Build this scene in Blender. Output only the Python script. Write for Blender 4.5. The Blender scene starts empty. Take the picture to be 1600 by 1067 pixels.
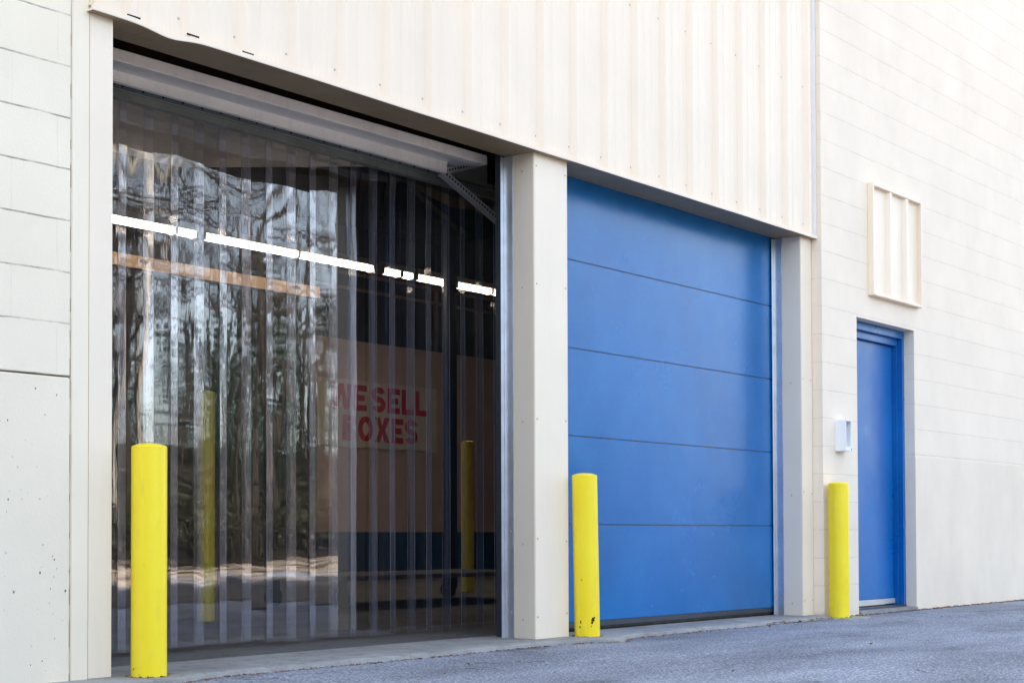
import bpy, bmesh, math, random
from math import radians, sin, cos, pi
from mathutils import Vector, Matrix, noise

random.seed(7)
S = bpy.context.scene
COL = S.collection

# ------------------------------------------------------------------ node helpers
class NT:
    def __init__(self, name):
        self.m = bpy.data.materials.new(name)
        self.m.use_nodes = True
        self.t = self.m.node_tree
        self.t.nodes.clear()
        self.out = self.n('ShaderNodeOutputMaterial')
    def n(self, typ, **kw):
        nd = self.t.nodes.new(typ)
        for k, v in kw.items():
            setattr(nd, k, v)
        return nd
    def l(self, a, b):
        self.t.links.new(a, b)
    def set(self, node, **kw):
        for k, v in kw.items():
            node.inputs[k.replace('_', ' ')].default_value = v
    def coord(self, scale=(1, 1, 1), loc=(0, 0, 0), rot=(0, 0, 0)):
        tc = self.n('ShaderNodeTexCoord')
        mp = self.n('ShaderNodeMapping')
        mp.inputs['Scale'].default_value = scale
        mp.inputs['Location'].default_value = loc
        mp.inputs['Rotation'].default_value = rot
        self.l(tc.outputs['Object'], mp.inputs['Vector'])
        return mp.outputs['Vector']
    def noise(self, vec, scale, detail=4, rough=.55, dist=0):
        nd = self.n('ShaderNodeTexNoise')
        nd.inputs['Scale'].default_value = scale
        nd.inputs['Detail'].default_value = detail
        nd.inputs['Roughness'].default_value = rough
        nd.inputs['Distortion'].default_value = dist
        self.l(vec, nd.inputs['Vector'])
        return nd.outputs['Fac']
    def ramp(self, fac, stops):
        nd = self.n('ShaderNodeValToRGB')
        e = nd.color_ramp.elements
        while len(e) < len(stops):
            e.new(.5)
        for k, (p, c) in enumerate(stops):
            e[k].position = p
            e[k].color = (c, c, c, 1) if isinstance(c, (int, float)) else (*c, 1)
        self.l(fac, nd.inputs['Fac'])
        return nd.outputs['Color']
    def mix(self, fac, a, b, blend='MIX'):
        nd = self.n('ShaderNodeMix', data_type='RGBA', blend_type=blend)
        for sock, v in ((nd.inputs['Factor'], fac), (nd.inputs['A'], a), (nd.inputs['B'], b)):
            if hasattr(v, 'is_linked'):
                self.l(v, sock)
            elif isinstance(v, (int, float)) and sock.type == 'RGBA':
                sock.default_value = (v, v, v, 1)
            elif isinstance(v, (int, float)):
                sock.default_value = v
            else:
                sock.default_value = (*v, 1)
        # the Mix node keeps separate sockets per type: pick the colour ones
        return nd
    def cmix(self, fac, a, b, blend='MIX'):
        nd = self.n('ShaderNodeMixRGB', blend_type=blend)
        for sock, v in ((nd.inputs['Fac'], fac), (nd.inputs['Color1'], a), (nd.inputs['Color2'], b)):
            if hasattr(v, 'is_linked'):
                self.l(v, sock)
            elif sock.type == 'RGBA':
                sock.default_value = (v, v, v, 1) if isinstance(v, (int, float)) else (*v, 1)
            else:
                sock.default_value = v
        return nd.outputs['Color']
    def math(self, op, a, b=None, clamp=False):
        nd = self.n('ShaderNodeMath', operation=op, use_clamp=clamp)
        for i, v in enumerate((a, b)):
            if v is None:
                continue
            if hasattr(v, 'is_linked'):
                self.l(v, nd.inputs[i])
            else:
                nd.inputs[i].default_value = v
        return nd.outputs[0]
    def bump(self, h, strength=.3, dist=.01, normal=None):
        nd = self.n('ShaderNodeBump')
        nd.inputs['Strength'].default_value = strength
        nd.inputs['Distance'].default_value = dist
        self.l(h, nd.inputs['Height'])
        if normal is not None:
            self.l(normal, nd.inputs['Normal'])
        return nd.outputs['Normal']
    def principled(self, color, rough=.5, metallic=0, spec=.5, normal=None, coat=0):
        p = self.n('ShaderNodeBsdfPrincipled')
        for sock, v in ((p.inputs['Base Color'], color), (p.inputs['Roughness'], rough), (p.inputs['Metallic'], metallic)):
            if hasattr(v, 'is_linked'):
                self.l(v, sock)
            elif sock.type == 'RGBA':
                sock.default_value = (*v, 1)
            else:
                sock.default_value = v
        p.inputs['Specular IOR Level'].default_value = spec
        p.inputs['Coat Weight'].default_value = coat
        if normal is not None:
            self.l(normal, p.inputs['Normal'])
        self.l(p.outputs[0], self.out.inputs['Surface'])
        return p

M = {}

def paint(name, base, rough=.5, var=.06, nscale=3.0, bump=.05, bscale=120, spec=.5, dirt=None, dirt_amt=.0, metallic=0, coat=0):
    t = NT(name)
    v = t.coord()
    n1 = t.noise(v, nscale, 5)
    lo = tuple(c * (1 - var) for c in base)
    hi = tuple(min(1, c * (1 + var)) for c in base)
    c = t.ramp(n1, [(.3, lo), (.7, hi)])
    if dirt:
        vs = t.coord(scale=(5, 5, .5))
        n2 = t.noise(vs, 2.2, 8, .7)
        f = t.ramp(n2, [(.5, 0.0), (.78, 1.0)])
        f = t.math('MULTIPLY', f, dirt_amt)
        c = t.cmix(f, c, dirt)
    n3 = t.noise(v, bscale, 3)
    nm = t.bump(n3, bump, .004)
    r = t.ramp(t.noise(v, nscale * 2.3, 4), [(.3, rough * .85), (.7, min(1, rough * 1.15))])
    t.principled(c, r, metallic, spec, nm, coat)
    M[name] = t.m
    return t.m

CREAM = (.83, .765, .68)
def block_material(name, base, row, zoff, xoff, joint_dark, joint_amt, pits=0.0, stain=0.0, vert=.10):
    t = NT(name)
    tc = t.n('ShaderNodeTexCoord')
    sp = t.n('ShaderNodeSeparateXYZ'); t.l(tc.outputs['Object'], sp.inputs[0])
    cb = t.n('ShaderNodeCombineXYZ')
    wob = t.noise(t.coord(scale=(1, 1, 1)), 6, 3)
    wz = t.math('MULTIPLY', t.math('SUBTRACT', wob, .5), .008)
    t.l(t.math('ADD', sp.outputs['X'], xoff), cb.inputs['X'])
    t.l(t.math('ADD', t.math('ADD', sp.outputs['Z'], -zoff), wz), cb.inputs['Y'])
    br = t.n('ShaderNodeTexBrick')
    br.offset = .5
    t.l(cb.outputs[0], br.inputs['Vector'])
    br.inputs['Scale'].default_value = 1
    br.inputs['Mortar Size'].default_value = .0045
    br.inputs['Mortar Smooth'].default_value = .35
    br.inputs['Brick Width'].default_value = .4064
    br.inputs['Row Height'].default_value = row
    bh = t.n('ShaderNodeTexBrick')
    t.l(cb.outputs[0], bh.inputs['Vector'])
    for k, q in (('Scale', 1), ('Mortar Size', .0042), ('Mortar Smooth', .35), ('Brick Width', 500), ('Row Height', row)):
        bh.inputs[k].default_value = q
    fac = t.math('MAXIMUM', bh.outputs['Fac'], t.math('MULTIPLY', br.outputs['Fac'], vert))
    v = t.coord()
    n1 = t.noise(v, 1.7, 6)
    c = t.ramp(n1, [(.3, tuple(x * .95 for x in base)), (.7, tuple(min(1, x * 1.03) for x in base))])
    # a little tone change from block to block
    brk = t.n('ShaderNodeTexBrick'); brk.offset = .5
    t.l(cb.outputs[0], brk.inputs['Vector'])
    for k, q in (('Scale', 1), ('Mortar Size', 0), ('Brick Width', .4064), ('Row Height', row)):
        brk.inputs[k].default_value = q
    brk.inputs['Color1'].default_value = (.99, .99, .99, 1); brk.inputs['Color2'].default_value = (1, 1, 1, 1)
    c = t.cmix(1.0, c, brk.outputs['Color'], 'MULTIPLY')
    if stain:
        vs = t.coord(scale=(1.5, 1.5, .8))
        f = t.math('MULTIPLY', t.ramp(t.noise(vs, 1.5, 9, .66), [(.40, 0.0), (.72, 1.0)]), stain)
        c = t.cmix(f, c, (.60, .51, .40))
    # paint bridges the joint in places, so its line comes and goes
    brkn = t.ramp(t.noise(v, 9, 4), [(.36, .12), (.58, 1.0)])
    jf = t.math('MULTIPLY', t.math('MULTIPLY', fac, brkn), joint_amt)
    c = t.cmix(jf, c, joint_dark)
    h = t.math('SUBTRACT', 1.0, fac)
    nm = t.bump(h, .55, .004)
    grain = t.noise(v, 95, 5, .6)
    nm = t.bump(grain, .22, .005, nm)
    if pits:
        vo = t.n('ShaderNodeTexVoronoi'); vo.feature = 'F1'
        t.l(t.coord(scale=(1, 1, .7), rot=(0, .5, 0)), vo.inputs['Vector']); vo.inputs['Scale'].default_value = 40
        sc = t.n('ShaderNodeSeparateColor'); t.l(vo.outputs['Color'], sc.inputs[0])
        pd = t.math('DIVIDE', t.math('ADD', vo.outputs['Distance'], t.math('MULTIPLY', t.math('SUBTRACT', t.noise(v, 160, 3), .5), .10)), t.math('ADD', t.math('POWER', sc.outputs[0], 2.5), .25))
        pf = t.ramp(pd, [(.10, 1.0), (.15, 0.0)])
        sel = t.ramp(t.noise(v, 9, 2), [(.42, 0.0), (.48, 1.0)])
        pf = t.math('MULTIPLY', t.math('MULTIPLY', pf, sel), pits)
        c = t.cmix(pf, c, (.05, .045, .04))
        nm = t.bump(t.math('SUBTRACT', 1.0, pf), .7, .006, nm)
    t.principled(c, .62, 0, .35, nm)
    M[name] = t.m

block_material('left_block_paint', (.88, .785, .62), .2068, 1.287, 0.10, (.16, .15, .12), .7)
paint('left_base_plain', (.88, .785, .62), .5, .02, 2, .05, 60, .35, (.6, .55, .45), .15)
block_material('left_base_paint', (.86, .768, .605), 5.0, -2.0, 100.0, (.3, .3, .28), .0, pits=.9)
block_material('right_block_paint', (.90, .785, .64), .2005, .08, .065, (.60, .50, .37), .34, stain=.16)
block_material('right_base_paint', (.88, .765, .615), 5.0, -2.0, 100.0, (.5, .45, .4), .0, stain=.26)

paint('siding_paint', (.88, .755, .60), .36, .03, 1.4, .03, 60, .4, (.68, .59, .46), .13)
paint('post_paint', (.87, .76, .61), .38, .025, 2, .03, 70, .4, (.62, .53, .42), .12)
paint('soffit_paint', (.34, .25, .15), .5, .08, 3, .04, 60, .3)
paint('galvanised', (.72, .75, .80), .34, .08, 9, .04, 90, .5, metallic=.85)
paint('dark_steel', (.055, .065, .085), .4, .15, 6, .05, 90, .5, metallic=.3)
paint('slot_steel', (.55, .55, .55), .45, .15, 9, .05, 90, .5, metallic=.2)
paint('rail_steel', (.24, .265, .24), .45, .15, 5, .05, 90, .5, metallic=.35)
paint('white_enamel', (.95, .90, .83), .36, .05, 3, .04, 40, .4, (.42, .36, .32), .25)
paint('white_plastic', (.86, .88, .90), .35, .02, 6, .03, 60, .5)
paint('grey_plastic', (.20, .22, .26), .4, .08, 20, .03, 60, .5)
paint('black_hole', (.012, .012, .012), .8, .1, 20, .02, 60, .2)
paint('rubber', (.025, .024, .023), .7, .2, 14, .1, 60, .3, (.12, .11, .10), .3)
paint('screw_metal', (.50, .46, .40), .4, .15, 30, .03, 60, .5, metallic=.5)
paint('light_housing', (.62, .58, .50), .5, .05, 4, .03, 60, .4)
paint('tan_panel', (.55, .41, .37), .55, .1, 1.2, .05, 40, .3)
paint('wainscot_blue', (.012, .045, .13), .5, .12, 2, .05, 40, .3)
paint('column_blue', (.012, .035, .10), .45, .12, 3, .05, 40, .4)
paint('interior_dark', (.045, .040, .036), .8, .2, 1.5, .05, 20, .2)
paint('timber_beam', (.19, .125, .075), .6, .18, 4, .06, 40, .3)
paint('rail_brown', (.22, .14, .09), .5, .2, 5, .05, 40, .4)
paint('sign_board', (.66, .59, .53), .5, .06, 3, .03, 40, .3)
paint('sign_red', (.50, .02, .035), .5, .08, 6, .03, 40, .3)
paint('caulk', (.62, .60, .54), .7, .1, 20, .1, 60, .3)
paint('door_sweep', (.72, .74, .76), .35, .05, 12, .03, 60, .5, metallic=.6)
paint('rust', (.055, .022, .012), .85, .4, 60, .3, 90, .2)
paint('leaf_litter', (.20, .115, .06), .8, .45, 40, .1, 60, .2)

def yellow(name):
    t = NT(name)
    v = t.coord()
    c = t.ramp(t.noise(v, 5, 5), [(.3, (.97, .74, .016)), (.7, (.99, .79, .026))])
    scuff = t.ramp(t.noise(t.coord(scale=(1, 1, .25)), 22, 6, .7), [(.58, 0.0), (.74, .5)])
    c = t.cmix(scuff, c, (.70, .55, .08))
    # paint knocked off in chips, rust below
    n = t.noise(t.coord(loc=(.3, .1, .7)), 17, 5, .62)
    low = t.n('ShaderNodeSeparateXYZ'); t.l(t.coord(), low.inputs[0])
    thr = t.math('MULTIPLY', t.ramp(low.outputs['Z'], [(.10, .045), (.42, 0.0)]), 1.0)
    chip = t.ramp(t.math('ADD', n, thr), [(.735, 0.0), (.75, 1.0)])
    c = t.cmix(chip, c, (.07, .028, .014))
    h = t.math('SUBTRACT', t.math('MULTIPLY', t.noise(v, 30, 4), .4), chip)
    nm = t.bump(h, .35, .003)
    r = t.math('ADD', .36, t.math('MULTIPLY', chip, .5))
    t.principled(c, r, 0, .45, nm)
    M[name] = t.m
yellow('bollard_yellow')

def blue(name, base, rough, strength):
    t = NT(name)
    v = t.coord()
    n = t.noise(v, 1.1, 5)
    c = t.ramp(n, [(.3, tuple(x * .88 for x in base)), (.7, tuple(x * 1.1 for x in base))])
    vs = t.coord(scale=(1.3, 1, 1.0), loc=(.4, 0, .3))
    sheen_mottle = t.math('MULTIPLY', t.ramp(t.noise(vs, 1.3, 9, .66), [(.40, 0.0), (.70, 1.0)]), .42)  # mottled sheen painted into the blue as paler patches
    c = t.cmix(sheen_mottle, c, (.012, .21, .54))
    speckle = t.math('MULTIPLY', t.ramp(t.noise(v, 210, 2, .6), [(.58, 0.0), (.70, 1.0)]), .22)  # fine pale speckle standing in for the coat's orange-peel grain
    c = t.cmix(speckle, c, (.12, .34, .7))
    vg = t.coord(scale=(1, 1, 1))
    h = t.noise(vg, 120, 4, .7)
    h2 = t.noise(v, 4.5, 3)
    nm = t.bump(h2, .10, .01)
    nm = t.bump(h, strength, .002, nm)
    r = t.ramp(t.noise(v, 2.2, 8, .65), [(.3, rough * .7), (.7, rough * 1.5)])
    t.principled(c, r, 0, .55, nm)
    M[name] = t.m
blue('door_blue', (.0001, .130, .40), .20, .25)
blue('entry_blue', (.0001, .112, .39), .30, .08)

def asphalt(name, stops):
    t = NT(name)
    v = t.coord()
    fine = t.noise(v, 85, 4, .75)
    vo = t.n('ShaderNodeTexVoronoi'); t.l(v, vo.inputs['Vector']); vo.inputs['Scale'].default_value = 70
    c = t.ramp(fine, stops)
    c = t.cmix(.6, c, t.ramp(vo.outputs['Distance'], [(.1, .78), (.75, .18)]), 'SOFT_LIGHT')
    big = t.ramp(t.noise(t.coord(scale=(.5, 1.3, 1)), 1.3, 6, .62), [(.3, .62), (.7, 1.20)])
    c = t.cmix(1.0, c, big, 'MULTIPLY')
    oil = t.ramp(t.noise(t.coord(scale=(.6, 1.5, 1), loc=(3, 1, 0)), 1.9, 6, .6), [(.60, 0.0), (.72, .5)])
    c = t.cmix(oil, c, (.03, .03, .032))
    ck = t.n('ShaderNodeTexVoronoi'); ck.feature = 'DISTANCE_TO_EDGE'; ck.inputs['Scale'].default_value = .55
    wv = t.n('ShaderNodeVectorMath', operation='ADD'); wn = t.n('ShaderNodeTexNoise'); wn.inputs['Scale'].default_value = 2.2; wn.inputs['Detail'].default_value = 6
    t.l(v, wn.inputs['Vector']); t.l(v, wv.inputs[0]); t.l(wn.outputs['Color'], wv.inputs[1]); t.l(wv.outputs[0], ck.inputs['Vector'])
    crack = t.math('MULTIPLY', t.ramp(ck.outputs['Distance'], [(.0, 1.0), (.006, 0.0)]), t.ramp(t.noise(v, .8, 3), [(.48, 0.0), (.56, .8)]))
    c = t.cmix(crack, c, (.025, .025, .027))
    h = t.math('ADD', t.math('MULTIPLY', vo.outputs['Distance'], -.8), fine)
    nm = t.bump(h, .75, .007)
    nm = t.bump(t.noise(v, 3.0, 4), .35, .03, nm)
    t.principled(c, .85, 0, .3, nm)
    M[name] = t.m
asphalt('asphalt', [(.32, (.09, .10, .13)), (.5, (.265, .285, .34)), (.66, (.62, .64, .70))])
asphalt('asphalt_dark', [(.32, (.03, .03, .035)), (.5, (.060, .062, .070)), (.68, (.13, .13, .14))])

def concrete(name, base, stain):
    t = NT(name)
    v = t.coord()
    c = t.ramp(t.noise(v, 2.6, 8, .65), [(.3, tuple(x * .72 for x in base)), (.7, tuple(x * 1.15 for x in base))])
    c = t.cmix(t.math('MULTIPLY', t.ramp(t.noise(v, 11, 6, .7), [(.52, 0.0), (.68, 1.0)]), .55), c, stain)
    fine = t.noise(v, 140, 4, .7)
    c = t.cmix(.5, c, t.ramp(fine, [(.3, .25), (.7, .75)]), 'SOFT_LIGHT')
    nm = t.bump(fine, .4, .004)
    nm = t.bump(t.noise(v, 14, 5), .4, .015, nm)
    t.principled(c, .8, 0, .3, nm)
    M[name] = t.m
concrete('concrete', (.33, .325, .315), (.12, .11, .10))
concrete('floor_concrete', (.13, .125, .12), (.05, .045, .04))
concrete('gravel', (.40, .32, .24), (.16, .11, .07))

def ground_woods():
    t = NT('woodland_soil')
    v = t.coord()
    c = t.ramp(t.noise(v, .7, 9, .7), [(.3, (.010, .008, .005)), (.55, (.026, .019, .012)), (.75, (.07, .05, .032))])
    nm = t.bump(t.noise(v, 6, 6), .8, .12)
    t.principled(c, .9, 0, .2, nm)
    M['woodland_soil'] = t.m
ground_woods()

def bark(name, a, b):
    t = NT(name)
    v = t.coord(scale=(6, 6, .7))
    n = t.noise(v, 2.4, 8, .7)
    c = t.ramp(n, [(.32, a), (.68, b)])
    nm = t.bump(n, .8, .03)
    t.principled(c, .85, 0, .25, nm)
    M[name] = t.m
bark('bark_grey', (.016, .013, .010), (.075, .060, .046))
bark('bark_pale', (.12, .105, .09), (.66, .60, .52))  # pale bark added so some trunks mirror as bright white streaks
paint('needles', (.022, .040, .016), .6, .5, 2.5, .1, 20, .3)
paint('shrub_leaf', (.030, .030, .014), .6, .5, 2.5, .1, 20, .3)

def emitter(name, color, strength):
    t = NT(name)
    e = t.n('ShaderNodeEmission')
    e.inputs['Color'].default_value = (*color, 1)
    e.inputs['Strength'].default_value = strength
    t.l(e.outputs[0], t.out.inputs['Surface'])
    M[name] = t.m
emitter('tube_glow', (1.0, .84, .62), 6.0)

def pvc(name, haze_lo, haze_hi, f0):
    t = NT(name)
    v = t.coord()
    geo = t.n('ShaderNodeNewGeometry')
    h1 = t.noise(t.coord(scale=(7.5, 7.5, 1.3)), 1.6, 3, .5)
    h2 = t.noise(t.coord(scale=(22, 22, 2.0)), 1.7, 3, .55)
    nm = t.bump(h1, .008, .02)
    nm = t.bump(h2, .008, .006, nm)
    dt = t.n('ShaderNodeVectorMath', operation='DOT_PRODUCT')
    t.l(geo.outputs['Incoming'], dt.inputs[0]); t.l(nm, dt.inputs[1])
    c = t.math('ABSOLUTE', dt.outputs['Value'])
    k = t.math('POWER', t.math('SUBTRACT', 1.0, c, True), 5.0)
    F = t.math('MULTIPLY', t.math('ADD', f0, t.math('MULTIPLY', k, .9), True), t.math('SUBTRACT', 1.0, geo.outputs['Backfacing']))
    tr = t.n('ShaderNodeBsdfTransparent'); tr.inputs['Color'].default_value = (.93, .925, .945, 1)
    gl = t.n('ShaderNodeBsdfGlossy'); gl.inputs['Roughness'].default_value = .02
    gl.inputs['Color'].default_value = (1, 1, 1, 1)
    t.l(nm, gl.inputs['Normal'])
    df = t.n('ShaderNodeBsdfDiffuse'); df.inputs['Color'].default_value = (.74, .71, .80, 1)
    scuff = t.ramp(t.noise(t.coord(scale=(25, 25, 1.1)), 1.5, 6, .7), [(.42, haze_lo), (.76, haze_hi)])
    m1 = t.n('ShaderNodeMixShader')
    t.l(t.math('MULTIPLY', scuff, t.math('SUBTRACT', 1.0, geo.outputs['Backfacing'])), m1.inputs['Fac']); t.l(tr.outputs[0], m1.inputs[1]); t.l(df.outputs[0], m1.inputs[2])
    m2 = t.n('ShaderNodeMixShader')
    t.l(F, m2.inputs['Fac']); t.l(m1.outputs[0], m2.inputs[1]); t.l(gl.outputs[0], m2.inputs[2])
    t.l(m2.outputs[0], t.out.inputs['Surface'])
    M[name] = t.m
pvc('clear_pvc', .005, .028, .128)
pvc('scuff_overlap_pvc', .034, .10, .165)  # stronger haze and reflection put in to brighten the overlap bands
paint('pvc_edge', (.30, .29, .36), .4, .3, 3, .05, 60, .5)

block_material('brick_brown', (.20, .12, .08), .075, 0, 0, (.3, .28, .25), .8, vert=1.0)
# ------------------------------------------------------------------ mesh helpers
def obj(name, bm, mats, parent=None, smooth=False, bevel=0, recalc=True):
    me = bpy.data.meshes.new(name)
    if recalc: bmesh.ops.recalc_face_normals(bm, faces=bm.faces)
    if bevel:
        es = [e for e in bm.edges if len(e.link_faces) == 2 and e.calc_face_angle(0) > .6]
        bmesh.ops.bevel(bm, geom=es, offset=bevel, segments=2, affect='EDGES', clamp_overlap=True)
    bm.to_mesh(me); bm.free()
    if not isinstance(mats, (list, tuple)):
        mats = [mats]
    for m in mats:
        me.materials.append(M[m])
    if smooth:
        for p in me.polygons:
            p.use_smooth = True
    o = bpy.data.objects.new(name, me)
    COL.objects.link(o)
    if parent is not None:
        o.parent = parent
        o.matrix_parent_inverse = parent.matrix_world.inverted() if False else Matrix.Translation(-parent.location)
    return o

def box(bm, x0, x1, y0, y1, z0, z1, mat=0):
    vs = [bm.verts.new(p) for p in ((x0, y0, z0), (x1, y0, z0), (x1, y1, z0), (x0, y1, z0),
                                    (x0, y0, z1), (x1, y0, z1), (x1, y1, z1), (x0, y1, z1))]
    for f in ((0, 3, 2, 1), (4, 5, 6, 7), (0, 1, 5, 4), (1, 2, 6, 5), (2, 3, 7, 6), (3, 0, 4, 7)):
        bm.faces.new([vs[i] for i in f]).material_index = mat
    return vs

def bx(*a):
    bm = bmesh.new(); box(bm, *a); return bm

def tube(bm, pts, radii, n=10, mat=0, cap=True):
    rings = []
    for i, p in enumerate(pts):
        p = Vector(p)
        a = Vector(pts[max(0, i - 1)]); b = Vector(pts[min(len(pts) - 1, i + 1)])
        d = (b - a).normalized()
        s = Vector((0, 0, 1)) if abs(d.z) < .9 else Vector((1, 0, 0))
        u = d.cross(s).normalized(); w = d.cross(u)
        rings.append([bm.verts.new(p + (u * cos(2 * pi * k / n) + w * sin(2 * pi * k / n)) * radii[i]) for k in range(n)])
    for r0, r1 in zip(rings, rings[1:]):
        for k in range(n):
            f = bm.faces.new((r0[k], r0[(k + 1) % n], r1[(k + 1) % n], r1[k])); f.material_index = mat
    if cap:
        bm.faces.new(rings[0][::-1]).material_index = mat
        bm.faces.new(rings[-1]).material_index = mat

def dome(bm, c, r, axis=(0, -1, 0), h=.6, mat=0, n=8):
    ax = Vector(axis).normalized()
    s = Vector((0, 0, 1)) if abs(ax.z) < .9 else Vector((1, 0, 0))
    u = ax.cross(s).normalized(); w = ax.cross(u)
    c = Vector(c)
    rings = []
    for q in (0, .5, .85):
        rr = r * math.sqrt(max(0, 1 - q * q))
        rings.append([bm.verts.new(c + ax * (r * h * q) + (u * cos(2 * pi * k / n) + w * sin(2 * pi * k / n)) * rr) for k in range(n)])
    top = bm.verts.new(c + ax * r * h)
    for r0, r1 in zip(rings, rings[1:]):
        for k in range(n):
            bm.faces.new((r0[k], r0[(k + 1) % n], r1[(k + 1) % n], r1[k])).material_index = mat
    for k in range(n):
        bm.faces.new((rings[-1][k], rings[-1][(k + 1) % n], top)).material_index = mat

def screw(parent, c, r, axis=(0, -1, 0), h=.6):
    key = ('screw', r, axis)
    if key not in SCREWS:
        bm = bmesh.new(); dome(bm, (0, 0, 0), r, axis, h)
        me = bpy.data.meshes.new('screw'); bm.to_mesh(me); bm.free(); me.materials.append(M['screw_metal']); SCREWS[key] = me
    o = bpy.data.objects.new('screw', SCREWS[key]); COL.objects.link(o)
    o.parent = parent; o.location = Vector(c) - parent.location
SCREWS = {}

def empty(name, loc, label, cat, group=None):
    o = bpy.data.objects.new(name, None)
    o.location = loc; o.empty_display_size = .1
    COL.objects.link(o)
    return tag(o, label, cat, group)

def tag(o, label, cat, group=None, kind=None):
    o['label'] = label; o['category'] = cat
    if group: o['group'] = group
    if kind: o['kind'] = kind
    return o

def struct(name, bm, mat, **kw):
    o = obj(name, bm, mat, **kw); o['kind'] = 'structure'
    return o

GZ, SZ = .05, .074        # asphalt level, top of the concrete slab

# ------------------------------------------------------------------ ground
def sheet(x0, x1, y0, y1, nx, ny, fz):
    bm = bmesh.new()
    g = [[bm.verts.new((x0 + (x1 - x0) * i / nx, y0 + (y1 - y0) * j / ny, 0)) for i in range(nx + 1)] for j in range(ny + 1)]
    for row in g:
        for v in row: v.co.z = fz(v.co.x, v.co.y)
    for j in range(ny):
        for i in range(nx):
            bm.faces.new((g[j][i], g[j][i + 1], g[j + 1][i + 1], g[j + 1][i]))
    return bm

def asph_z(x, y):
    n = noise.noise(Vector((x * .9, y * .9, 0))) * .004 + noise.noise(Vector((x * 3, y * 3, 4))) * .0015
    return GZ + n * (1 if y > -9 else 0)
bm = bmesh.new()
def add_sheet(bm, x0, x1, y0, y1, nx, ny, fz):
    g = [[bm.verts.new((x0 + (x1 - x0) * i / nx, y0 + (y1 - y0) * j / ny, 0)) for i in range(nx + 1)] for j in range(ny + 1)]
    for row in g:
        for v in row: v.co.z = fz(v.co.x, v.co.y)
    for j in range(ny):
        for i in range(nx):
            bm.faces.new((g[j][i], g[j][i + 1], g[j + 1][i + 1], g[j + 1][i]))
add_sheet(bm, -5, 25, -8, .1, 150, 60, asph_z)
for r in ((-400, -5, -8, .1), (25, 400, -8, .1), (-400, 400, -400, -8), (-400, 400, 17, 400), (-400, -8, .1, 17), (24, 400, .1, 17)):
    add_sheet(bm, r[0], r[1], r[2], r[3], 1, 1, lambda x, y: GZ)
struct('asphalt_ground', bm, 'asphalt', smooth=True)

# darker asphalt sheet, added so the shaded yard mirrors dark in the curtain
bm = bmesh.new()
prev = None
for i in range(161):
    x = -30 + i * .75
    c = [bm.verts.new((x, -8.6, GZ + .005)), bm.verts.new((x, -8.05, GZ + .0055)), bm.verts.new((x, -3.7 + noise.noise(Vector((x * .8, 3, 0))) * .12, GZ + .011))]
    if prev:
        for a in range(2): bm.faces.new((prev[a], c[a], c[a + 1], prev[a + 1]))
    prev = c
struct('asphalt_shade_sheet', bm, 'asphalt_dark')

# slab under the doors, with a broken front edge
bm = bmesh.new()
xs = [3.30 + (9.55 - 3.30) * i / 160 for i in range(161)]
prev = None
for i, x in enumerate(xs):
    e = -.15 + noise.noise(Vector((x * 2.1, 0, 3))) * .022 + noise.noise(Vector((x * 11, 1, 0))) * .012
    e -= .10 * math.exp(-((x - 3.74) / .17) ** 2)
    e -= .13 * math.exp(-((x - 6.78) / .17) ** 2)      # collar of concrete round the middle bollard
    zt = SZ + noise.noise(Vector((x * 5, 7, 0))) * .0015
    cols = [bm.verts.new((x, e - .012, GZ - .03)), bm.verts.new((x, e, zt - .008)), bm.verts.new((x, e + .02, zt)), bm.verts.new((x, .40, SZ)), bm.verts.new((x, .40, GZ - .03))]
    if prev:
        for a in range(4):
            bm.faces.new((prev[a], cols[a], cols[a + 1], prev[a + 1]))
    prev = cols
struct('concrete_slab', bm, 'concrete')
# door sill slab at the entry door, and the pad the far bollard stands in
bm = bmesh.new()
box(bm, 10.112, 11.097, -.10, .19, GZ - .03, SZ + .004)
struct('concrete_step', bm, 'concrete', bevel=.006)
bm = bmesh.new()
N = 28
ring = []
for k in range(N):
    a = 2 * pi * k / N
    r = .17 + .03 * noise.noise(Vector((cos(a) * 2, sin(a) * 2, 1)))
    ring.append(bm.verts.new((9.70 + r * 1.25 * cos(a), -.20 + r * .7 * sin(a), GZ + .009)))
low = [bm.verts.new((v.co.x + (v.co.x - 9.70) * .08, v.co.y + (v.co.y + .2) * .08, GZ - .01)) for v in ring]
bm.faces.new(ring)
for k in range(N):
    bm.faces.new((ring[k], low[k], low[(k + 1) % N], ring[(k + 1) % N]))
struct('concrete_pad', bm, 'concrete')
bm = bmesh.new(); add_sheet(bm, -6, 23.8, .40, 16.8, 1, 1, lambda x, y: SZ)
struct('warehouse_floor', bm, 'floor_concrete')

# ------------------------------------------------------------------ left block wall
wl = empty('block_wall', (0, .0, GZ), 'greyish white painted block wall with a pitted smooth base, beside the strip curtain doorway', 'wall')
obj('block_courses', bx(-6, 3.415, .0, .33, 1.287, 7.02), 'left_block_paint', wl)
bm = bmesh.new(); box(bm, -6, 3.414, -.006, .33, GZ - .05, 1.280)
obj('base_course', bm, 'left_base_paint', wl, bevel=.004)
bm = bmesh.new(); box(bm, 3.4215, 3.5010, -.003, .22, SZ - .012, 7.02)
obj('corner_trim', bm, 'left_base_plain', wl, bevel=.003)
# broken caulk in the joint beside the trim
bm = bmesh.new()
z = .10
while z < 6.8:
    L = random.uniform(.05, .22)
    box(bm, 3.4142, 3.4222, .003 + random.uniform(0, .003), .03, z, z + L)
    z += L + random.uniform(.01, .16)
obj('caulk', bm, 'caulk', wl)

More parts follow.
